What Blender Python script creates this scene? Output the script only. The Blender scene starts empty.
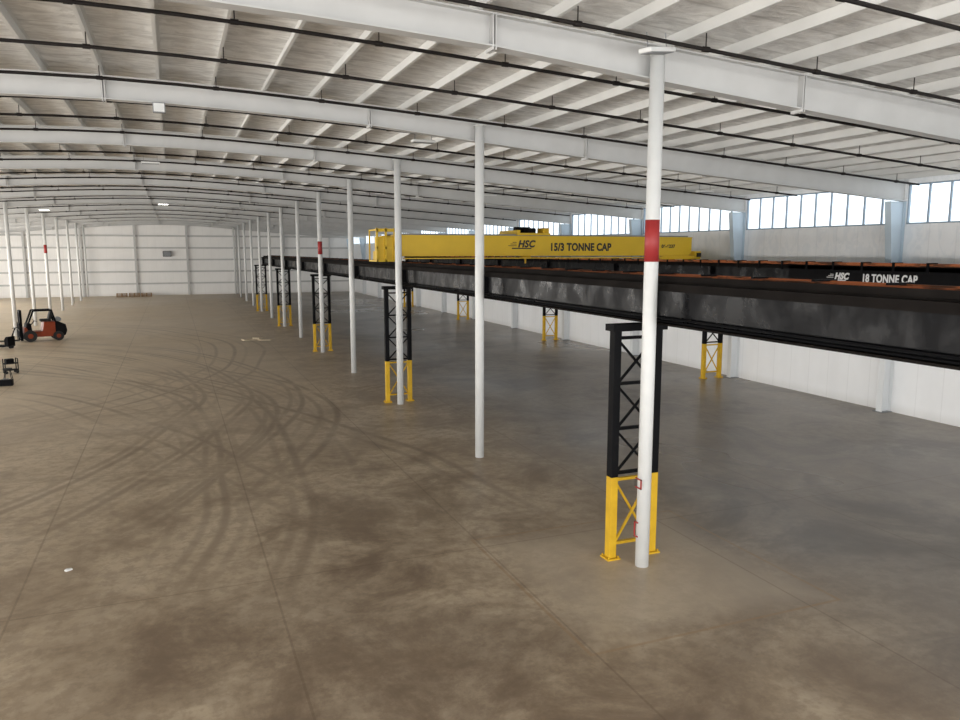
import bpy, math, random
from mathutils import Vector, Matrix
random.seed(4)
C=bpy.context
try: C.scene.view_settings.view_transform='Standard'
except Exception: pass

# ---------------------------------------------------------------- materials
def new_mat(name):
    m=bpy.data.materials.new(name); m.use_nodes=True
    nt=m.node_tree; b=nt.nodes['Principled BSDF']
    return m,nt,b
class N:
    def __init__(s,nt): s.nt=nt
    def _in(s,node,i,v):
        if v is None: return
        if hasattr(v,'is_output'): s.nt.links.new(v,node.inputs[i])
        else: node.inputs[i].default_value=v
    def math(s,op,a,b=None,c=None,clamp=False):
        n=s.nt.nodes.new('ShaderNodeMath'); n.operation=op; n.use_clamp=clamp
        s._in(n,0,a); s._in(n,1,b); s._in(n,2,c); return n.outputs[0]
    def noise(s,vec,scale,detail=3,rough=.55,dist=0):
        n=s.nt.nodes.new('ShaderNodeTexNoise'); s._in(n,'Vector',vec)
        n.inputs['Scale'].default_value=scale; n.inputs['Detail'].default_value=detail
        n.inputs['Roughness'].default_value=rough; n.inputs['Distortion'].default_value=dist
        return n.outputs['Fac']
    def sstep(s,v,a,b,x=0.,y=1.):
        n=s.nt.nodes.new('ShaderNodeMapRange'); n.interpolation_type='SMOOTHSTEP'
        s._in(n,0,v); n.inputs[1].default_value=a; n.inputs[2].default_value=b
        n.inputs[3].default_value=x; n.inputs[4].default_value=y; return n.outputs[0]
    def mix(s,f,a,b,mode='MIX'):
        n=s.nt.nodes.new('ShaderNodeMix'); n.data_type='RGBA'; n.blend_type=mode
        s._in(n,0,f)
        for i,v in ((6,a),(7,b)):
            if hasattr(v,'is_output'): s.nt.links.new(v,n.inputs[i])
            else: n.inputs[i].default_value=(*v,1)
        return n.outputs[2]
    def pos(s):
        g=s.nt.nodes.new('ShaderNodeNewGeometry'); return g.outputs['Position']
    def xyz(s,v):
        n=s.nt.nodes.new('ShaderNodeSeparateXYZ'); s.nt.links.new(v,n.inputs[0]); return n.outputs
    def comb(s,x,y,z):
        n=s.nt.nodes.new('ShaderNodeCombineXYZ'); s._in(n,0,x); s._in(n,1,y); s._in(n,2,z); return n.outputs[0]
    def bump(s,h,strength,dist,b):
        n=s.nt.nodes.new('ShaderNodeBump'); n.inputs['Strength'].default_value=strength
        n.inputs['Distance'].default_value=dist; s.nt.links.new(h,n.inputs['Height'])
        s.nt.links.new(n.outputs[0],b.inputs['Normal'])

def paint(name,col,rough=.5,var=.12,scale=3.,metal=0,bump=0,spec=.5):
    m,nt,b=new_mat(name); q=N(nt)
    p=q.pos(); n=q.noise(p,scale,3)
    dark=tuple(c*(1-var*2) for c in col); lite=tuple(min(1,c*(1+var)) for c in col)
    nt.links.new(q.mix(n,dark,lite),b.inputs['Base Color'])
    b.inputs['Roughness'].default_value=rough; b.inputs['Metallic'].default_value=metal
    b.inputs['Specular IOR Level'].default_value=spec
    if bump: q.bump(n,bump,.02,b)
    return m
WHITE=paint('white_steel_paint',(.74,.75,.74),.45,.06)
RAFT=paint('rafter_grey_white_paint',(.55,.55,.54),.5,.08,1.5)
PURL=paint('purlin_white',(.72,.72,.70),.5,.08,1.2)
YEL=paint('safety_yellow_paint',(.66,.40,.02),.5,.14,4,spec=.25)
CYEL=paint('crane_yellow_paint',(.70,.46,.025),.45,.06,2,spec=.35)
BLK=paint('black_enamel',(.006,.006,.007),.6,.2,3,spec=.08)
PIPE=paint('black_pipe',(.014,.011,.010),.6,.2,3,spec=.2)
RED=paint('red_marking_tape',(.36,.03,.03),.5,.08,4)
RUB=paint('black_rubber',(.012,.012,.012),.8,.2,8)
FORG=paint('forklift_orange_paint',(.24,.042,.014),.5,.14,4,spec=.2)
GREY=paint('galvanised_grey',(.26,.27,.28),.5,.15,5,.3)
WOOD=paint('pallet_wood',(.36,.22,.11),.8,.25,6)
CARD=paint('cardboard_tan',(.62,.52,.38),.8,.1,6)
PAPER=paint('white_paper',(.8,.8,.78),.8,.05,9)
def org():
    m,nt,b=new_mat('orange_conductor_cover'); q=N(nt); s=q.xyz(q.pos())
    n=q.noise(q.comb(s[0],q.math('MULTIPLY',s[1],.6),s[2]),1.6,4,.7)
    nt.links.new(q.mix(q.sstep(n,.40,.56),(.10,.04,.02),(.48,.15,.055)),b.inputs['Base Color'])
    b.inputs['Roughness'].default_value=.6; b.inputs['Specular IOR Level'].default_value=.2; return m
ORG=org()
def colmat():
    m,nt,b=new_mat('wall_column_white_daylit_top'); q=N(nt); s=q.xyz(q.pos())
    nt.links.new(q.mix(q.sstep(s[2],3.6,5.),(.76,.78,.79),(.54,.64,.72)),b.inputs['Base Color'])  # white steel; upper part coloured blue to imitate daylight falling on it
    b.inputs['Roughness'].default_value=.5; return m
COLB=colmat()

def runway_mat():
    m,nt,b=new_mat('black_runway_enamel'); q=N(nt); p=q.pos()
    s=q.xyz(p); st=q.comb(s[0],q.math('MULTIPLY',s[1],1.3),q.math('MULTIPLY',s[2],.9))
    n=q.noise(st,1.6,5,.6)
    f=q.sstep(n,.58,.80)
    nt.links.new(q.mix(f,(.004,.004,.005),(.026,.027,.029)),b.inputs['Base Color'])
    nt.links.new(q.sstep(n,.3,.7,.20,.5),b.inputs['Roughness'])
    b.inputs['Specular IOR Level'].default_value=.09
    return m
RUN=runway_mat()
TOPB=paint('dusty_black_flange_top',(.014,.012,.011),.85,.3,2,spec=.05)

def wall_mat(name,axis,col,seam=.30,wrinkle=False):
    m,nt,b=new_mat(name); q=N(nt); p=q.pos(); s=q.xyz(p)
    u=s[axis]
    fr=q.math('FRACT',q.math('DIVIDE',u,.95)); e=q.math('ABSOLUTE',q.math('SUBTRACT',fr,.5))
    line=q.sstep(e,.47,.495)
    n=q.noise(q.comb(s[0],s[1],q.math('MULTIPLY',s[2],.5)),1.1,4,.6)
    c=q.mix(n,tuple(v*.90 for v in col),tuple(min(1,v*1.04) for v in col))
    c=q.mix(q.math('MULTIPLY',line,seam),c,tuple(v*.4 for v in col))
    g=q.sstep(s[2],.0,.4,.2,0.)
    c=q.mix(g,c,(.35,.31,.25))
    h=q.math('ADD',q.math('MULTIPLY',e,.5),q.math('MULTIPLY',n,1.0))
    if wrinkle:
        up=q.sstep(s[2],4.5,4.7)
        w=q.noise(q.comb(s[0],q.math('MULTIPLY',s[1],1.4),q.math('MULTIPLY',s[2],.8)),1.8,4,.6,1.2)
        c=q.mix(q.math('MULTIPLY',up,q.sstep(w,.56,.40,0,.28)),c,(.68,.73,.78))
        h=q.math('ADD',h,q.math('MULTIPLY',q.math('MULTIPLY',w,up),2.))
        nt.links.new(q.sstep(up,0,1,.42,.28),b.inputs['Roughness'])
    else: b.inputs['Roughness'].default_value=.42
    nt.links.new(c,b.inputs['Base Color'])
    q.bump(h,.25,.05,b)
    return m
WALLR=wall_mat('liner_panel_white_long',1,(.93,.94,.95),.14,True)
WALLF=wall_mat('liner_panel_white_end',0,(.92,.91,.89),.10)

def deck_mat():
    m,nt,b=new_mat('roof_insulation_facing'); q=N(nt); p=q.pos(); s=q.xyz(p)
    st=q.comb(s[0],q.math('MULTIPLY',s[1],2.2),s[2])
    n=q.noise(st,1.8,5,.62,.8)
    n2=q.noise(p,.25,2)
    c=q.mix(q.sstep(n,.33,.65),(.57,.56,.54),(.86,.855,.835))
    c=q.mix(q.math('MULTIPLY',n2,.22),c,(.70,.68,.65))
    fr=q.math('FRACT',q.math('DIVIDE',s[1],1.22)); e=q.math('ABSOLUTE',q.math('SUBTRACT',fr,.5))
    c=q.mix(q.sstep(e,.46,.495,0,.35),c,(.25,.24,.22))
    nt.links.new(c,b.inputs['Base Color']); b.inputs['Roughness'].default_value=.42
    q.bump(q.math('SUBTRACT',n,e),.5,.1,b); return m
DECK=deck_mat()

def floor_mat():
    m,nt,b=new_mat('stained_concrete_slab'); q=N(nt); p=q.pos(); s=q.xyz(p); X,Y=s[0],s[1]
    flat=q.comb(X,Y,0.)
    n1=q.noise(flat,.09,3,.6,.5); n2=q.noise(flat,.5,8,.72,.4); n3=q.noise(flat,3.5,6,.75); n4=q.noise(flat,.28,5,.65,1.)
    base=q.mix(q.sstep(n1,.35,.66),(.35,.27,.182),(.475,.385,.273))
    base=q.mix(q.sstep(n2,.45,.68,0,.7),base,(.58,.485,.36))
    base=q.mix(q.sstep(n2,.52,.34,0,.65),base,(.22,.158,.104))
    base=q.mix(q.sstep(n3,.44,.60,0,.45),base,(.225,.168,.115))
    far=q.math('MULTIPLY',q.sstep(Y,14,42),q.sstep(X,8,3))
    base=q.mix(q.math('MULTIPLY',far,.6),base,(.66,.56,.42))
    near=q.math('MULTIPLY',q.sstep(Y,19,7),q.sstep(X,-7,2))
    base=q.mix(q.math('MULTIPLY',near,q.sstep(n4,.38,.62,.62,.15)),base,(.135,.092,.06))
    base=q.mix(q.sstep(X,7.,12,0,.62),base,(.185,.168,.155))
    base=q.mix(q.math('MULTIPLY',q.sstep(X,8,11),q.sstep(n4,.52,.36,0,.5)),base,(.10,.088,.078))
    def dist(cx,cy):
        dx=q.math('SUBTRACT',X,cx); dy=q.math('SUBTRACT',Y,cy)
        return q.math('SQRT',q.math('ADD',q.math('MULTIPLY',dx,dx),q.math('MULTIPLY',dy,dy)))
    def blob(cx,cy,r,col,amt,base):
        d=q.math('ADD',dist(cx,cy),q.math('MULTIPLY',q.math('SUBTRACT',n2,.5),r*4.5))
        return q.mix(q.sstep(d,r*-.2,r,amt,0.),base,col)
    base=blob(2.6,9.5,4.,(.12,.08,.052),.45,base)
    base=blob(4.6,15.8,3.8,(.13,.088,.057),.42,base)
    ex=q.math('ABSOLUTE',q.math('SUBTRACT',X,7.45)); ey=q.math('ABSOLUTE',q.math('SUBTRACT',Y,10.95))
    em=q.math('MAXIMUM',ex,ey)
    em2=q.math('ADD',em,q.math('MULTIPLY',q.math('SUBTRACT',n2,.5),1.2))
    base=q.mix(q.sstep(em2,1.4,2.5,.55,0),base,(.50,.42,.32))
    lm=q.sstep(q.math('ABSOLUTE',q.math('SUBTRACT',em,2.3)),.012,.042,1,0)
    base=q.mix(q.math('MULTIPLY',lm,q.sstep(n3,.4,.6,.45,.7)),base,(.30,.19,.10))
    wob=q.math('MULTIPLY',q.math('SUBTRACT',q.noise(flat,.07,1),.5),3.)
    tr=None
    sets=(((-22,32),(21.7,22.2,22.6,23.1,23.9,24.3,24.7,25.7,26.2),16,60),
          ((-13,27.5),(15.1,15.6,16.0,16.9,17.3,17.9),16,40),
          ((-36,8),(38.2,38.8,39.9,40.5,43.2,43.8),14,50),
          ((-20,45),(21.2,22.,23.1,23.8,24.6),28,75),
          ((-30,22),(30.2,30.7,31.2,31.7,32.6,33.1,34.4),12,48))
    for (cx,cy),rs,ya,yb in sets:
        d=q.math('ADD',dist(cx,cy),wob)
        win=q.math('MULTIPLY',q.sstep(Y,ya-3,ya+4),q.sstep(Y,yb+6,yb-4))
        side=q.sstep(X,-14,-6)
        for i,r in enumerate(rs):
            f=q.sstep(q.math('ABSOLUTE',q.math('SUBTRACT',d,r+((i*5)%3)*.07)),.03,.13+.02*(i%3),.4+.25*((i*7)%3),0)
            f=q.math('MULTIPLY',f,q.math('MULTIPLY',win,side))
            tr=f if tr is None else q.math('MAXIMUM',tr,f)
    brn=q.math('MULTIPLY',q.sstep(n3,.3,.65,1,.5),q.sstep(q.noise(flat,.21,3),.32,.54,.25,1))
    base=q.mix(q.math('MULTIPLY',tr,q.math('MULTIPLY',brn,.74)),base,(.135,.092,.06))
    def joint(v,x0,per,w):
        fr=q.math('FRACT',q.math('ADD',q.math('DIVIDE',q.math('SUBTRACT',v,x0),per),100.5))
        e=q.math('ABSOLUTE',q.math('SUBTRACT',fr,.5))
        return q.sstep(e,w/per*.5,w/per,1,0)
    j=q.math('MAXIMUM',joint(X,1.3,3.925,.024),joint(Y,5.0,7.85,.024))
    base=q.mix(q.math('MULTIPLY',j,.32),base,(.10,.06,.035))
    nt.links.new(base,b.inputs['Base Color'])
    rr=q.sstep(n1,.3,.7,.36,.5)
    nt.links.new(q.math('SUBTRACT',rr,q.sstep(X,8,13,0,.10)),b.inputs['Roughness'])
    b.inputs['Specular IOR Level'].default_value=.38
    q.bump(n3,.12,.01,b)
    return m
FLOOR=floor_mat()

def emis(name,col,st):
    m,nt,b=new_mat(name); q=N(nt)
    n=q.noise(q.pos(),.6,3)
    nt.links.new(q.mix(q.sstep(n,.3,.7),tuple(c*.86 for c in col),col),b.inputs['Emission Color'])
    b.inputs['Emission Strength'].default_value=st
    b.inputs['Base Color'].default_value=(*col,1)
    return m
PANE=emis('daylit_translucent_pane',(.84,.93,1.),1.5)
LAMP=emis('lit_lamp_lens',(1,.98,.93),14.)

# ---------------------------------------------------------------- mesh helper
class MB:
    def __init__(s): s.v=[]; s.f=[]
    def box(s,x0,x1,y0,y1,z0,z1):
        i=len(s.v)
        s.v+=[(x0,y0,z0),(x1,y0,z0),(x1,y1,z0),(x0,y1,z0),(x0,y0,z1),(x1,y0,z1),(x1,y1,z1),(x0,y1,z1)]
        s.f+=[(i,i+3,i+2,i+1),(i+4,i+5,i+6,i+7),(i,i+1,i+5,i+4),(i+1,i+2,i+6,i+5),(i+2,i+3,i+7,i+6),(i+3,i,i+4,i+7)]
        return s
    def cyl(s,p0,p1,r,n=12,r1=None):
        p0=Vector(p0);p1=Vector(p1);r1=r if r1 is None else r1
        d=(p1-p0).normalized(); a=d.orthogonal().normalized(); b=d.cross(a); i=len(s.v)
        for p,rr in ((p0,r),(p1,r1)):
            for k in range(n):
                t=2*math.pi*k/n; s.v.append(tuple(p+a*math.cos(t)*rr+b*math.sin(t)*rr))
        for k in range(n):
            s.f.append((i+k,i+(k+1)%n,i+n+(k+1)%n,i+n+k))
        s.f.append(tuple(i+k for k in range(n))[::-1]); s.f.append(tuple(i+n+k for k in range(n)))
        return s
    def bar(s,p0,p1,w,h,up=(0,0,1)):
        p0=Vector(p0);p1=Vector(p1); d=(p1-p0).normalized()
        a=d.cross(Vector(up))
        a=a.normalized() if a.length>1e-4 else Vector((1,0,0)); b=a.cross(d).normalized(); i=len(s.v)
        for p in (p0,p1):
            for sx,sy in ((-1,-1),(1,-1),(1,1),(-1,1)):
                s.v.append(tuple(p+a*sx*w/2+b*sy*h/2))
        s.f+=[(i,i+1,i+2,i+3),(i+7,i+6,i+5,i+4)]
        for k in range(4):
            j=(k+1)%4; s.f.append((i+k,i+4+k,i+4+j,i+j))
        return s
    def strip(s,xs,zt,zb,y0,y1):
        i=len(s.v); n=len(xs)
        for x,t,b in zip(xs,zt,zb): s.v+=[(x,y0,b),(x,y0,t),(x,y1,t),(x,y1,b)]
        for k in range(n-1):
            a=i+4*k; c=a+4
            s.f+=[(a,c,c+1,a+1),(a+1,c+1,c+2,a+2),(a+2,c+2,c+3,a+3),(a+3,c+3,c,a)]
        s.f+=[(i,i+1,i+2,i+3),(i+4*(n-1)+3,i+4*(n-1)+2,i+4*(n-1)+1,i+4*(n-1))]
        return s
    def poly(s,pts,axis,a0,a1):
        i=len(s.v); n=len(pts)
        for a in (a0,a1):
            for u,w in pts: s.v.append((u,a,w) if axis=='y' else (a,u,w))
        for k in range(n): j=(k+1)%n; s.f.append((i+k,i+j,i+n+j,i+n+k))
        s.f.append(tuple(i+k for k in range(n))[::-1]); s.f.append(tuple(i+n+k for k in range(n)))
        return s
    def make(s,name,mat,parent=None,loc=(0,0,0),smooth=False,bevel=0):
        me=bpy.data.meshes.new(name); me.from_pydata(s.v,[],s.f); me.update()
        import bmesh
        bm=bmesh.new(); bm.from_mesh(me); bmesh.ops.recalc_face_normals(bm,faces=bm.faces); bm.to_mesh(me); bm.free()
        if smooth:
            for p in me.polygons: p.use_smooth=len(p.vertices)==4
        o=bpy.data.objects.new(name,me); me.materials.append(mat); o.location=loc
        C.scene.collection.objects.link(o)
        if parent: o.parent=parent
        if bevel:
            md=o.modifiers.new('bevel','BEVEL'); md.width=bevel; md.segments=2
        return o
def tag(o,label,cat,group=None):
    o['label']=label; o['category']=cat
    if group: o['group']=group
    return o
def empty(name,loc):
    e=bpy.data.objects.new(name,None); e.location=loc; e.empty_display_size=.3
    C.scene.collection.objects.link(e); return e
def copy_thing(root,loc,rotz=None):
    n=root.copy(); n.location=loc; C.scene.collection.objects.link(n)
    if rotz is not None: n.rotation_euler=(0,0,rotz)
    def rec(src,dst):
        for c in src.children:
            d=c.copy(); C.scene.collection.objects.link(d); d.parent=dst; d.matrix_parent_inverse=c.matrix_parent_inverse.copy()
            rec(c,d)
    rec(root,n); return n
def text(body,size,mat,parent,loc,face,name='lettering',off=.012,shear=0,sx=1.):
    cu=bpy.data.curves.new(name,'FONT'); cu.body=body; cu.size=size; cu.extrude=.004; cu.offset=off; cu.shear=shear; cu.space_character=1.06
    t=bpy.data.objects.new(name+'_tmp',cu); C.scene.collection.objects.link(t)
    C.view_layer.update()
    me=bpy.data.meshes.new_from_object(t.evaluated_get(C.evaluated_depsgraph_get()))
    bpy.data.objects.remove(t); me.materials.clear(); me.materials.append(mat)
    if face=='-y': R=Matrix(((1,0,0),(0,0,-1),(0,1,0)))
    else: R=Matrix(((0,0,-1),(-1,0,0),(0,1,0)))
    me.transform(Matrix.Diagonal((sx,1,1,1))); me.transform(R.to_4x4())
    o=bpy.data.objects.new(name,me); o.location=loc; C.scene.collection.objects.link(o); o.parent=parent
    return o

# ---------------------------------------------------------------- layout
RX=-1.2; XL,XR=-25.6,23.2; Y0,Y1=-10.,106.; BAY=7.85; F0=11.25
def RT(x): return 9.66-.07*math.sqrt((x-RX)**2+16)
ST=[-24.4,-20,-16,-12,-9,-7.5,-5.9,-4.4,-3,-1.5,0,1.5,3,4.4,5.9,7.5,9,12,16,20,24.4]
def struct(o): o['kind']='structure'; return o

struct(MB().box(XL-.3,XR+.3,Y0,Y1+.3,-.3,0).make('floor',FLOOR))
d=MB(); PH=.21
xs=[XL-.3]+[RX+a for a in ST]+[XR+.3]; d.strip(xs,[RT(x)+PH+.15 for x in xs],[RT(x)+PH for x in xs],Y0,Y1+.3)
struct(d.make('ceiling',DECK))
WZ0,WZ1=6.50,7.84; WG=.14
for nm,xa,xb in (('wall_right',XR,XR+.25),('wall_left',XL-.25,XL)):
    w=MB().box(xa,xb,Y0,Y1+.25,0,WZ0).box(xa,xb,Y0,Y1+.25,WZ1,RT(XR)+PH-.005)
    for k in range(-3,14):
        yc=F0+BAY*k
        ya,yb=max(Y0,yc-WG),min(Y1+.25,yc+WG)
        if yb>ya: w.box(xa,xb,ya,yb,WZ0,WZ1)
    struct(w.make(nm,WALLR))
w=MB(); xs=[RX+a for a in ST]; w.strip(xs,[RT(x)+PH-.01 for x in xs],[0]*len(xs),Y1,Y1+.25)
struct(w.make('wall_back',WALLF))
wn=0
GREYB=paint('window_frame_grey',(.30,.37,.44),.5,.05,3)
def window(xa,sgn,ya,yb,n):
    e=empty('window_%d'%n,(xa,ya,WZ0)); struct(e)
    L=yb-ya; H=WZ1-WZ0
    f=MB(); t=.05
    f.box(-.06,.08,0,L,0,t).box(-.06,.08,0,L,H-t,H).box(-.06,.08,0,t,0,H).box(-.06,.08,L-t,L,0,H)
    m=10
    for i in range(1,m): f.box(-.03,.04,L*i/m-.03,L*i/m+.03,0,H)
    f.make('window_frame',GREYB,e,(sgn*.08,0,0))
    MB().box(-.01,.01,t,L-t,t,H-t).make('window_pane',PANE,e,(sgn*.12,0,0))
for k in range(-3,12):
    ya=max(Y0+.1,F0+BAY*k+WG); yb=F0+BAY*(k+1)-WG
    wn+=1; window(XR,1,ya,yb,wn)
    wn+=1; window(XL,-1,ya,yb,wn)

for i,z in enumerate((1.5,3.0,4.5,6.0,7.5)):
    o=MB().box(XL+.3,XR-.5,-.12,.0,-.1,.1).make('wall_girt',RAFT,None,(0,Y1,z))
    tag(o,'white horizontal steel girt across the end wall','wall rail','end wall girts')
for i in range(8):
    x=XL+3+i*6.1
    if x>XR-1: break
    o=MB().box(-.12,.12,-.2,-.19,0,RT(x)-.05).box(-.012,.012,-.19,0,0,RT(x)-.05).make('end_wall_column',RAFT,None,(x,Y1-.12,0))
    tag(o,'slim white steel column standing against the end wall','column','end wall columns')

# ---------------------------------------------------------------- rafters
def lerp(t,tab):
    for (a,b),(c,d) in zip(tab[:-1],tab[1:]):
        if t<=c: return b+(d-b)*(t-a)/(c-a)
    return tab[-1][1]
def rafter():
    st=ST
    xs=[RX+a for a in st]; top=[RT(x) for x in xs]
    tab=[(0,.50),(5.9,.49),(9,.57),(12,.62),(16,.66),(20,.66),(24.4,.66)]
    bot=[RT(x)-lerp(abs(a),tab) for x,a in zip(xs,st)]
    e=empty('roof_rafter',(RX,0,9.0))
    off=Vector((-RX,0,-9.0))
    def mk(mb,name,mat=RAFT):
        mb.v=[tuple(Vector(p)+off) for p in mb.v]; return mb.make(name,mat,e)
    mk(MB().strip(xs,[t-.02 for t in top],[b+.02 for b in bot],-.012,.012),'web')
    mk(MB().strip(xs,top,[t-.025 for t in top],-.13,.13),'top_flange')
    mk(MB().strip(xs,[b+.025 for b in bot],bot,-.13,.13),'bottom_flange')
    for x,a,t,b in zip(xs,st,top,bot):
        if abs(a) in (5.9,12,0):
            mk(MB().box(x-.035,x-.012,-.14,.14,b-.05,t-.03).box(x+.012,x+.035,-.14,.14,b-.05,t-.03),'splice_plate')
    return e
r0=rafter(); tag(r0,'white tapered steel roof rafter spanning the hall','roof beam','roof rafters')
r0.location=(RX,F0-BAY,9.0)
for k in range(0,13): copy_thing(r0,(RX,F0+BAY*k,9.0))

# purlins
pm=MB().box(-.005,.005,0,Y1-Y0,0,PH-.01).box(-.06,0,0,Y1-Y0,0,.012).box(0,.06,0,Y1-Y0,PH-.02,PH-.01)
first=None
for i in range(-21,22):
    x=RX+i*1.14
    z=RT(x)+.005
    if first is None: first=pm.make('roof_purlin',PURL,None,(x,Y0,z)); o=first
    else:
        o=first.copy(); o.location=(x,Y0,z); C.scene.collection.objects.link(o)
    tag(o,'white steel purlin running the length of the roof','purlin','roof purlins')

# sprinkler pipes
DP=.24
def pipe():
    m=MB(); z0=9.3
    pts=[(RX+a,RT(RX+a)-DP) for a in [-23.8]+ST[1:-1]+[23.8]]
    for a,b in zip(pts[:-1],pts[1:]): m.cyl((a[0]-RX,0,a[1]-z0),(b[0]-RX,0,b[1]-z0),.032,8)
    for i in range(-10,11):
        x=i*2.28; z=RT(RX+x)-DP-z0
        m.cyl((x-.06,0,z),(x+.06,0,z),.044,8).cyl((x,0,z),(x,0,z+DP+.008),.01,5)
    return m
p0=None
for n in range(0,39):
    y=F0-BAY-1.0+BAY/3*n
    if p0 is None: p0=pipe().make('sprinkler_pipe',PIPE,None,(RX,y,9.3)); o=p0
    else:
        o=p0.copy(); o.location=(RX,y,9.3); C.scene.collection.objects.link(o)
    tag(o,'black sprinkler pipe with couplings hung under the purlins','pipe','sprinkler pipes')

# ---------------------------------------------------------------- pipe columns
def pole(band):
    e=empty('pipe_column',(0,0,0)); H=8.82
    MB().cyl((0,0,.0),(0,0,H),.120,28).make('shaft',WHITE,e,smooth=True)
    MB().box(-.14,.14,-.13,.13,H-.02,H+.0).make('cap_plate',WHITE,e)
    if band: 
        MB().cyl((0,0,5.42),(0,0,6.12),.1225,28).make('red_band',RED,e,smooth=True)
    return e
pn=pole(False); pn.location=(7.55,11+BAY,0)
pb=pole(True); pb.location=(7.55,11,0)
L1='tall round white steel pipe column on the open slab'
L2='tall round white pipe column with a red painted band'
for k in range(2,13):
    if k==4: o=copy_thing(pb,(7.55,11+BAY*k,0)); tag(o,L2,'column','pipe columns')
    else: o=copy_thing(pn,(7.55,11+BAY*k,0)); tag(o,L1,'column','pipe columns')
for k in range(3,13):
    src=pb if k==8 else pn
    o=copy_thing(src,(-9.9,11+BAY*k,0)); tag(o,L2 if k==8 else L1,'column','pipe columns')
tag(pn,L1,'column','pipe columns'); tag(pb,'tall white pipe column with red band beside a crane post','column','pipe columns')
MB().box(-.14,-.12,-.09,.09,0,.02).box(-.14,-.12,-.09,.09,.16,.18).box(-.14,-.12,-.09,-.07,0,.18).make('red_bracket',RED,pb,(0,-.01,1.45))
MB().box(-.14,-.12,-.02,.09,0,.02).box(-.14,-.12,-.02,.09,.26,.28).box(-.14,-.12,.07,.09,0,.28).make('red_bracket',RED,pb,(0,-.01,.55))

def wcol():
    e=empty('wall_column',(0,0,0)); zt=RT(XR)-.67
    MB().poly([(0,0),(-.42,0),(-.42,4.5),(-.72,zt),(0,zt)],'y',-.01,.01).make('web',COLB,e)
    m=MB(); m.bar((-.42,0,0),(-.42,0,4.5),.02,.24,up=(0,1,0)); m.bar((-.42,0,4.5),(-.72,0,zt),.02,.24,up=(0,1,0))
    m.make('inner_flange',COLB,e)
    MB().box(-.02,0,-.12,.12,0,zt).make('outer_flange',COLB,e)
    MB().box(-.5,.0,-.2,.2,0,.02).make('base_plate',GREY,e)
    return e
wc=wcol(); wc.location=(XR-.01,F0,0); LW='white, daylight-tinted tapered steel column against the side wall'
for k in range(-1,13):
    if k: tag(copy_thing(wc,(XR-.01,F0+BAY*k,0)),LW,'column','wall columns')
    if k>3: tag(copy_thing(wc,(XL+.01,F0+BAY*k,0),math.pi),LW,'column','wall columns')
tag(wc,LW,'column','wall columns')

# ---------------------------------------------------------------- crane posts
B0=4.33
def post():
    e=empty('crane_post',(0,0,0)); W=.43; ls=.072; ly=.085; ZS=1.55; ZT=B0-.005
    for sx in (-1,1):
        x=sx*W
        MB().box(x-ls,x+ls,-ly,ly,.03,ZS).make('leg_lower',YEL,e,bevel=.006)
        MB().box(x-ls,x+ls,-ly,ly,ZS,ZT-.1).make('leg_upper',BLK,e,bevel=.006)
        f=MB().box(x-.13,x+.13,-.14,.14,0,.03)
        for bx in(-.1,.1):
            for by in (-.11,.11): f.cyl((x+bx,by,.03),(x+bx,by,.07),.014,8)
        f.make('foot_plate',YEL,e)
    a=W-ls
    def lac(mb,z0,z1,n):
        h=(z1-z0)/n
        for i in range(n):
            mb.bar((-a,-.03,z0+i*h+.04),(a,-.03,z0+(i+1)*h-.04),.038,.038,up=(0,1,0))
            mb.bar((a,.03,z0+i*h+.04),(-a,.03,z0+(i+1)*h-.04),.038,.038,up=(0,1,0))
        for i in range(n+1): mb.box(-a,a,-.035,.035,z0+i*h-.026,z0+i*h+.026)
        return mb
    lac(MB(),.28,ZS-.06,1).make('lower_lacing',YEL,e)
    lac(MB(),ZS+.06,ZT-.25,3).make('upper_lacing',BLK,e)
    MB().box(-W-ls-.06,W+ls+.06,-.14,.14,ZT-.12,ZT).make('cap_beam',BLK,e)
    return e
PX=7.63; PY=11.5
cp=post(); cp.location=(PX,PY,0); LP='laced crane post, yellow lower section and black upper section'
for k in (-2,2,4,6,8): tag(copy_thing(cp,(PX,PY+BAY*k,0)),LP,'crane post','runway posts')
PX2=22.0
for k in (-2,0,2,4,6,8): tag(copy_thing(cp,(PX2,PY+BAY*k,0)),'laced yellow and black crane post by the side wall','crane post','wall side runway posts')
tag(cp,'laced black and yellow crane post beside white pipe column','crane post','runway posts')

# ---------------------------------------------------------------- runway beams
BA,BB=Y0+.5,PY+BAY*8+.3; L=BB-BA
def runway(x,side,BT):
    e=empty('crane_runway_beam',(x,BA,B0)); h=BT-B0
    MB().box(-.012,.012,0,L,.03,h-.03).make('web',RUN,e)
    MB().box(-.19,.19,0,L,0,.035).make('bottom_flange',TOPB,e)
    MB().box(-.2,.2,0,L,h-.03,h).box(-.2,-.18,0,L,h-.13,h-.03).box(.18,.2,0,L,h-.13,h-.03).make('top_channel',TOPB,e)
    MB().box(-.06,.06,0,L,h,h+.02).box(-.015,.015,0,L,h+.02,h+.08).box(-.035,.035,0,L,h+.08,h+.12).make('crane_rail',TOPB,e)
    m=MB()
    for k in range(-3,12):
        yy=PY+BAY*k-BA
        if .3<yy<L-.2: m.box(-.18,.18,yy-.01,yy+.01,.035,h-.03)
    m.make('stiffener',RUN,e)
    for i,(dx,dz) in enumerate(((.29,0),(.43,.02),(.57,.04))):
        MB().box(side*dx-.035,side*dx+.035,0,L,h+.03+dz,h+.10+dz).make('conductor_bar',ORG,e)
    m=MB(); y=.8
    while y<L-.3:
        m.box(min(side*.1,side*.62),max(side*.1,side*.62),y-.04,y+.04,h,h+.03)
        m.box(side*.64-.02,side*.64+.02,y-.04,y+.04,h-.15,h+.16)
        m.box(min(side*.25,side*.62),max(side*.25,side*.62),y-.03,y+.03,h+.13,h+.16)
        y+=1.2
    m.make('conductor_bracket',BLK,e)
    return e
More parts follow.
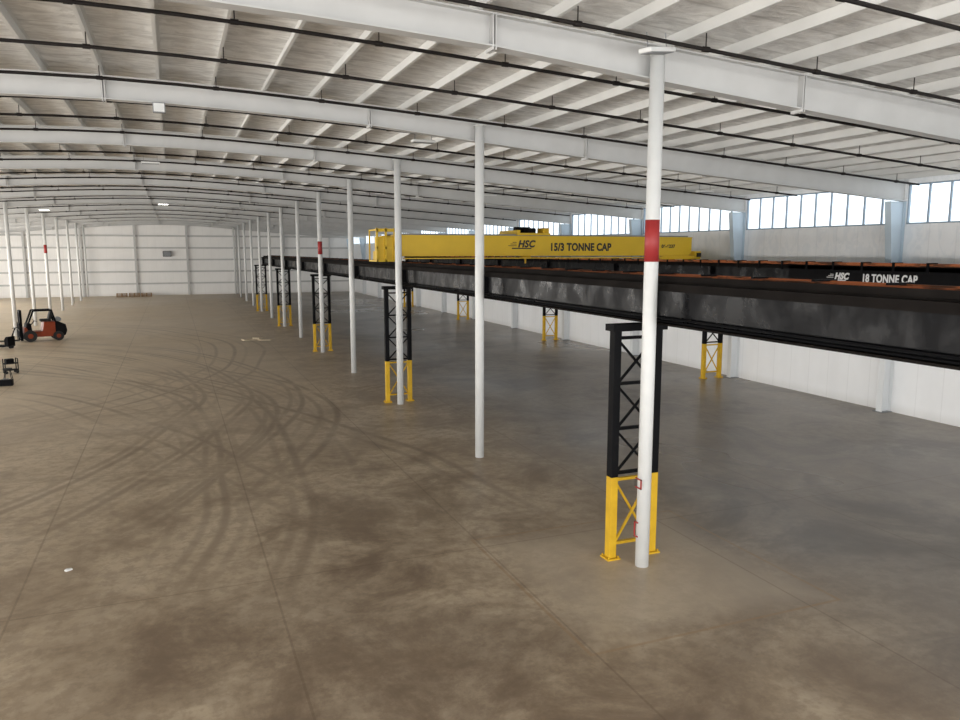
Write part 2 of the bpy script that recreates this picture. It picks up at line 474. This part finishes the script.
ra=runway(7.97,1,5.05); tag(ra,'long black steel crane runway beam with orange conductor bars','crane runway beam')
for z in (.06,.12): MB().cyl((-.1,0,z),(-.1,L,z),.018,8).make('conduit',BLK,ra)
rb=runway(21.9,-1,5.08); tag(rb,'black runway beam along side wall lettered 18 TONNE CAP','crane runway beam')
LET=paint('white_lettering',(.78,.78,.78),.5,.02)
LETB=paint('black_lettering',(.01,.01,.01),.5,.02)
def logo(parent,x,z,s,mat,face):
    text('HSC',s,mat,parent,(x,-.004,z) if face=='-y' else (-.21,x,z),face,'logo_lettering',.016,.25)
    m=MB()
    for i in range(3):
        zz=z+.04+s*.18*i; l=s*(.9-.25*i)
        if face=='-y': m.box(x-.08-l,x-.06,-.012,-.0,zz,zz+s*.06)
        else: m.box(-.216,-.2,x+.06,x+.08+l,zz,zz+s*.06)
    if face=='-y': m.box(x-s*.7,x+s*1.6,-.012,0,z-s*.2,z-s*.08)
    else: m.box(-.216,-.2,x-s*1.6,x+s*.7,z-s*.2,z-s*.08)
    m.make('logo_stripes',mat,parent)
MB().box(-.2,-.18,15.4-BA,22.6-BA,.04,.74).make('name_plate',BLK,rb)
logo(rb,20.4-BA,.30,.30,LET,'-x')
text('18 TONNE CAP',.37,LET,rb,(-.21,19.25-BA,.24),'-x','lettering',.012,0,.78)

# ---------------------------------------------------------------- bridge crane
YC=28.4
cr=empty('bridge_crane',(14.9,YC,5.18)); tag(cr,'yellow double girder bridge crane lettered 15/3 TONNE CAP','overhead crane')
ox=14.9
def cx(x): return x-ox
for gy in (0,1.7):
    m=MB(); zt=1.06; zb=.24
    pts=[(cx(7.85),zt-.06),(cx(7.85),zb+.12),(cx(8.1),zb),(cx(21.45),zb),(cx(21.6),zb+.1),(cx(21.6),zt-.06)]
    m.poly(pts,'y',gy-.0,gy+.38)
    m.box(cx(7.85),cx(21.6),gy-.05,gy+.43,zt-.06,zt-.03)
    m.box(cx(8.1),cx(21.45),gy-.05,gy+.43,zb-.02,zb+.01)
    m.make('girder',CYEL,cr)
    MB().box(cx(8.0),cx(21.5),gy+.16,gy+.22,zt-.03,zt+.03).make('trolley_rail',GREY,cr)
for x in (7.97,21.85):
    m=MB().box(cx(x)-.16,cx(x)+.16,-.15,3.1,.06,.42)
    m.make('end_truck',CYEL,cr,bevel=.02)
    for y in (.15,2.8):
        MB().cyl((cx(x)-.06,y,.19),(cx(x)+.06,y,.19),.19,20).make('wheel',GREY,cr,smooth=True)
    for y in (-.27,3.1): MB().box(cx(x)-.08,cx(x)+.08,y,y+.12,.16,.34).make('buffer',RUB,cr)
fx=7.15
m=MB().box(cx(fx),cx(7.9),-.12,1.1,.02,.08).box(cx(fx+.05),cx(7.9),-.05,.35,.08,.95)
for x in (fx+.03,7.52,7.86): m.box(cx(x)-.035,cx(x)+.035,-.14,-.05,.02,1.28)
m.box(cx(fx),cx(7.9),-.14,-.05,1.14,1.26).box(cx(fx),cx(7.9),-.14,-.05,.5,.58).box(cx(fx),cx(7.9),-.14,-.05,.02,.1)
m.box(cx(fx),cx(fx+.05),-.1,1.1,1.18,1.24).box(cx(fx),cx(fx+.05),1.04,1.1,.08,1.22)
m.make('end_frame',CYEL,cr)
m=MB().box(cx(19.9),cx(21.6),-.22,-.06,.06,.2).box(cx(8.2),cx(21.6),-.34,0,.12,.16)
m.make('footwalk',CYEL,cr)
hx=cx(13.8); HZ=-.14
MB().box(-.75,.75,.05,2.0,1.2,1.29).box(-.75,-.6,.1,1.9,1.29,1.4).make('trolley_frame',CYEL,cr,(hx,0,HZ))
MB().cyl((-.45,1.0,1.42),(.25,1.0,1.42),.14,18).cyl((.25,1.0,1.42),(.5,1.0,1.42),.1,14).make('hoist_drum',BLK,cr,(hx,0,HZ),smooth=True)
MB().box(.45,.72,.1,.7,1.29,1.5).make('hoist_motor',YEL,cr,(hx,0,HZ),bevel=.02)
MB().box(-.25,.1,.1,.5,1.29,1.45).make('control_box',BLK,cr,(hx,0,HZ))
MB().cyl((0,1,.1),(0,1,1.1),.012,6).cyl((.12,1,.1),(.12,1,1.1),.012,6).make('hoist_rope',BLK,cr,(hx,0,0))
MB().box(-.12,.24,.85,1.15,.1,.35).cyl((.06,1,-.1),(.06,1,.1),.04,10).make('hook_block',YEL,cr,(hx,0,0))
logo(cr,cx(13.05),.58,.38,LETB,'-y')
text('15/3 TONNE CAP',.43,LETB,cr,(cx(14.5),-.004,.44),'-y','lettering',.018,0,.84)
text('06-6237',.2,LETB,cr,(cx(20.0),-.004,.56),'-y','lettering',.008)

# ---------------------------------------------------------------- lamps
def lamp(lit):
    e=empty('high_bay_light',(0,0,0))
    MB().box(-.34,.34,-.12,.12,0,.07).make('housing',WHITE,e,bevel=.015)
    MB().box(-.31,.31,-.1,.1,-.012,0).make('lens',LAMP if lit else GREY,e)
    MB().cyl((-.25,0,.07),(-.25,0,.3),.008,6).cyl((.25,0,.07),(.25,0,.3),.008,6).make('hanger',GREY,e)
    return e
lu=lamp(False); lu.location=(6.9,21.6,8.7)
tag(lu,'flat white high bay light fixture, switched off','light fixture','unlit high bay lights')
for p in ((19.3,24.7,7.85),(14.5,34.9,8.25),(-.6,33.3,9.0)):
    tag(copy_thing(lu,p),'flat white high bay light fixture, switched off','light fixture','unlit high bay lights')
lt=copy_thing(lu,(7.28,10.62,8.70)); lt.rotation_euler=(0,-.16,.35)
tag(lt,'white high bay light hanging slightly tilted by a column top','light fixture','unlit high bay lights')
ju=empty('junction_box',(-.1,18.98,8.65)); MB().box(-.13,.13,-.07,.07,0,.22).make('box_body',GREY,ju); MB().box(-.11,.11,-.08,-.07,.02,.2).make('cover',WHITE,ju)
tag(ju,'small grey junction box mounted on a roof rafter','junction box')
ll=lamp(True); ll.location=(-.4,59,8.85)
tag(ll,'glowing high bay light hanging from the roof','light fixture','lit high bay lights')
tag(copy_thing(ll,(-8.6,65,8.6)),'glowing high bay light hanging from the roof','light fixture','lit high bay lights')

# ---------------------------------------------------------------- forklift
def forklift(loc,rz):
    e=empty('forklift',loc); e.rotation_euler=(0,0,rz)
    m=MB().poly([(-.55,.28),(1.25,.28),(1.4,.5),(1.4,1.05),(1.15,1.2),(.35,1.2),(.25,.62),(-.5,.62),(-.62,.9),(-.72,.9),(-.72,.28)],'y',-.52,.52)
    m.make('chassis',FORG,e,bevel=.04)
    MB().poly([(.95,.3),(1.5,.3),(1.62,.6),(1.55,1.0),(1.1,1.22),(.95,1.22)],'y',-.56,.56).make('counterweight',BLK,e,bevel=.05)
    for x,r in ((-.45,.36),(1.1,.3)):
        for y in (-.5,.5):
            MB().cyl((x,y-.13,r),(x,y+.13,r),r,24).make('wheel',RUB,e,smooth=True)
            MB().cyl((x,y-.14,r),(x,y+.14,r),r*.42,16).make('wheel_hub',FORG,e,smooth=True)
    g=MB(); T=1.92
    for y in (-.45,.45):
        g.bar((-.62,y,.85),(-.2,y,T),.10,.10); g.bar((1.0,y,1.15),(.8,y,T),.10,.10)
        g.bar((-.22,y,T),(.84,y,T),.10,.10)
    for i in range(8): x=-.18+i*.14; g.box(x-.03,x+.03,-.45,.45,T-.01,T+.03)
    g.make('overhead_guard',BLK,e)
    MB().box(.2,.78,-.3,.3,1.2,1.36).poly([(.62,1.34),(.8,1.34),(.9,1.82),(.76,1.84)],'y',-.28,.28).make('seat',RUB,e,bevel=.03)
    MB().poly([(-.66,.6),(-.3,.6),(-.36,1.12),(-.5,1.18),(-.62,1.1)],'y',-.46,.46).make('dashboard',BLK,e,bevel=.02)
    MB().cyl((1.2,-.36,1.32),(1.2,.36,1.32),.14,16).make('propane_tank',GREY,e,smooth=True)
    s=MB().bar((-.42,0,.9),(-.12,0,1.25),.05,.05)
    for i in range(14):
        a,b=2*math.pi*i/14,2*math.pi*(i+1)/14
        c=Vector((-.1,0,1.27)); u=Vector((.85,0,-.5)).normalized(); v=Vector((0,1,0))
        s.cyl(c+(u*math.cos(a)+v*math.sin(a))*.17,c+(u*math.cos(b)+v*math.sin(b))*.17,.015,6)
    s.make('steering_wheel',BLK,e)
    k=MB()
    for y in (-.36,.36): k.box(-.96,-.82,y-.06,y+.06,.08,1.98)
    for y in (-.22,.22): k.box(-.93,-.84,y-.04,y+.04,.08,1.9)
    for z in (.25,1.1,1.93): k.box(-.95,-.84,-.4,.4,z-.05,z+.05)
    k.cyl((-.88,0,.2),(-.88,0,1.7),.04,10)
    k.make('mast',BLK,e)
    MB().box(-1.02,-.96,-.5,.5,.3,.38).box(-1.02,-.96,-.5,.5,.7,.78).box(-1.02,-.96,-.48,-.42,.3,1.2).box(-1.02,-.96,.42,.48,.3,1.2).box(-1.02,-.96,-.1,-.06,.3,1.2).box(-1.02,-.96,.06,.1,.3,1.2).box(-1.02,-.96,-.48,.48,1.16,1.2).make('carriage',BLK,e)
    for y in (-.28,.28):
        MB().box(-1.06,-1.02,y-.06,y+.06,.1,.75).box(-2.05,-1.02,y-.06,y+.06,.08,.12).make('fork',BLK,e)
    return e
fk=forklift((-8.15,54.6,0),.28); tag(fk,'orange and black forklift with mast and overhead guard','forklift')

def jack(loc,rz):
    e=empty('pallet_jack',loc); e.rotation_euler=(0,0,rz)
    for y in (-.25,.25): MB().box(-.2,1.05,y-.08,y+.08,.1,.17).cyl((.95,y-.05,.05),(.95,y+.05,.05),.05,12).make('fork',BLK,e)
    MB().poly([(-.45,.12),(-.2,.12),(-.2,.55),(-.32,.7),(-.45,.7)],'y',-.28,.28).make('pump_housing',BLK,e,bevel=.02)
    MB().cyl((-.4,-.1,.1),(-.4,.1,.1),.1,16).make('steer_wheel',RUB,e,smooth=True)
    MB().bar((-.4,0,.5),(-.75,0,1.2),.05,.05).cyl((-.75,-.2,1.2),(-.75,.2,1.2),.02,8).make('handle',BLK,e)
    return e
tag(jack((-9.3,51.0,0),2.6),'dark pallet jack parked on the slab','pallet jack')
def cart(loc,rz,label):
    e=empty('tool_cart',loc); e.rotation_euler=(0,0,rz)
    for z in (.15,.45): MB().box(-.28,.28,-.2,.2,z,z+.035).make('shelf',BLK,e)
    for x in (-.26,.26):
        for y in (-.18,.18):
            MB().box(x-.02,x+.02,y-.02,y+.02,.12,.68).make('upright',BLK,e)
            MB().cyl((x*.85,y*.9-.02,.07),(x*.85,y*.9+.02,.07),.07,12).make('caster',RUB,e)
    MB().box(-.2,.12,-.15,.15,.485,.68).make('tool_box',BLK,e)
    MB().cyl((.26,-.18,.68),(.26,.18,.68),.02,8).make('handle',BLK,e)
    tag(e,label,'cart'); return e
cart((-7.2,40.3,0),.4,'small black wheeled tool cart on the slab')
def stool(loc):
    e=empty('shop_stool',loc)
    MB().cyl((0,0,.5),(0,0,.56),.18,20).make('seat',RUB,e)
    for i in range(4):
        a=math.pi/4+i*math.pi/2
        MB().cyl((math.cos(a)*.12,math.sin(a)*.12,.5),(math.cos(a)*.22,math.sin(a)*.22,0),.015,8).make('leg',BLK,e)
    return e
tag(stool((-6.9,37.9,0)),'low round black shop stool on the slab','stool')
e=empty('tool_case',(-6.75,36.6,0)); MB().box(-.25,.25,-.14,.14,0,.26).make('case_body',BLK,e,bevel=.02); MB().box(-.1,.1,-.015,.015,.29,.31).box(-.1,-.08,-.015,.015,.25,.3).box(.08,.1,-.015,.015,.25,.3).make('handle',GREY,e)
tag(e,'black hand-carried tool case lying on the slab','tool case')

def pallet(loc,n):
    e=empty('pallet_stack',loc)
    for i in range(n):
        z=i*.15; m=MB()
        for j in range(7): y=-.5+j*.152; m.box(-.6,.6,y,y+.1,z+.12,z+.14)
        for x in (-.6,-.05,.5): m.box(x,x+.1,-.5,.51,z+.02,z+.12)
        for y in (-.5,-.05,.4): m.box(-.6,.6,y,y+.1,z,z+.02)
        m.make('pallet',WOOD,e)
    return e
ps=pallet((-6.0,103.5,0),3); tag(ps,'low stack of wooden pallets by the end wall','pallet stack','pallet stacks')
for p in ((-4.6,103.7,0),(-3.2,103.4,0)): copy_thing(ps,p)
for i,(x,y,w,d_,r) in enumerate(((4.3,50.1,.9,.6,.3),(5.2,49.7,.8,.5,-.4),(4.9,51.0,.6,.5,.9))):
    o=MB().box(-w/2,w/2,-d_/2,d_/2,0,.03).box(-w/2,-w/2+.2,-d_/2,d_/2,.03,.05).make('cardboard_sheet',CARD,None,(x,y,0)); o.rotation_euler=(0,0,r)
    tag(o,'flattened pale cardboard sheet lying on concrete','cardboard','cardboard sheets')
o=MB().poly([(-.06,.0),(.05,0),(.06,.015),(-.01,.025),(-.05,.015)],'y',-.04,.04).make('paper_scrap',PAPER,None,(-2.0,14.6,0)); o.rotation_euler=(0,0,.5)
tag(o,'crumpled white paper scrap lying on concrete','paper scrap')
e=empty('electrical_cabinet',(-.6,Y1-.34,4.9)); MB().box(-.5,.5,-.1,.2,0,.7).make('cabinet',BLK,e); MB().box(-.45,.45,-.12,-.1,.05,.65).make('door',GREY,e)
tag(e,'dark electrical cabinet mounted on the end wall','electrical cabinet')

# ---------------------------------------------------------------- light
W=bpy.data.worlds.new('world'); C.scene.world=W; W.use_nodes=True
bg=W.node_tree.nodes['Background']; bg.inputs[0].default_value=(.90,.95,1,1); bg.inputs[1].default_value=2.0
def area(name,loc,rot,sx,sy,en,col=(1,1,1)):
    l=bpy.data.lights.new(name,'AREA'); l.shape='RECTANGLE'; l.size=sx; l.size_y=sy; l.energy=en; l.color=col
    o=bpy.data.objects.new(name,l); o.location=loc; o.rotation_euler=rot; C.scene.collection.objects.link(o)
area('open_end_fill',(-1,Y0-.2,4.0),(math.radians(100),0,0),44,7,4500,(1,.975,.94))  # fill lamp added behind the camera, across the end left open for light
for y in (8,34,60,86):
    area('left_wall_fill',(XL+.4,y,2.8),(math.radians(102),0,math.radians(-90)),22,5,4100,(1,.975,.94))  # fill lamps added out of view by the doorless left wall, brighten the roof

cam=bpy.data.cameras.new('camera'); co=bpy.data.objects.new('camera',cam); C.scene.collection.objects.link(co)
co.location=(0,0,5.6); co.rotation_euler=(math.radians(90-8.16),0,math.radians(-21.86))
cam.sensor_width=36; cam.lens=28.5; cam.clip_end=500
C.scene.camera=co
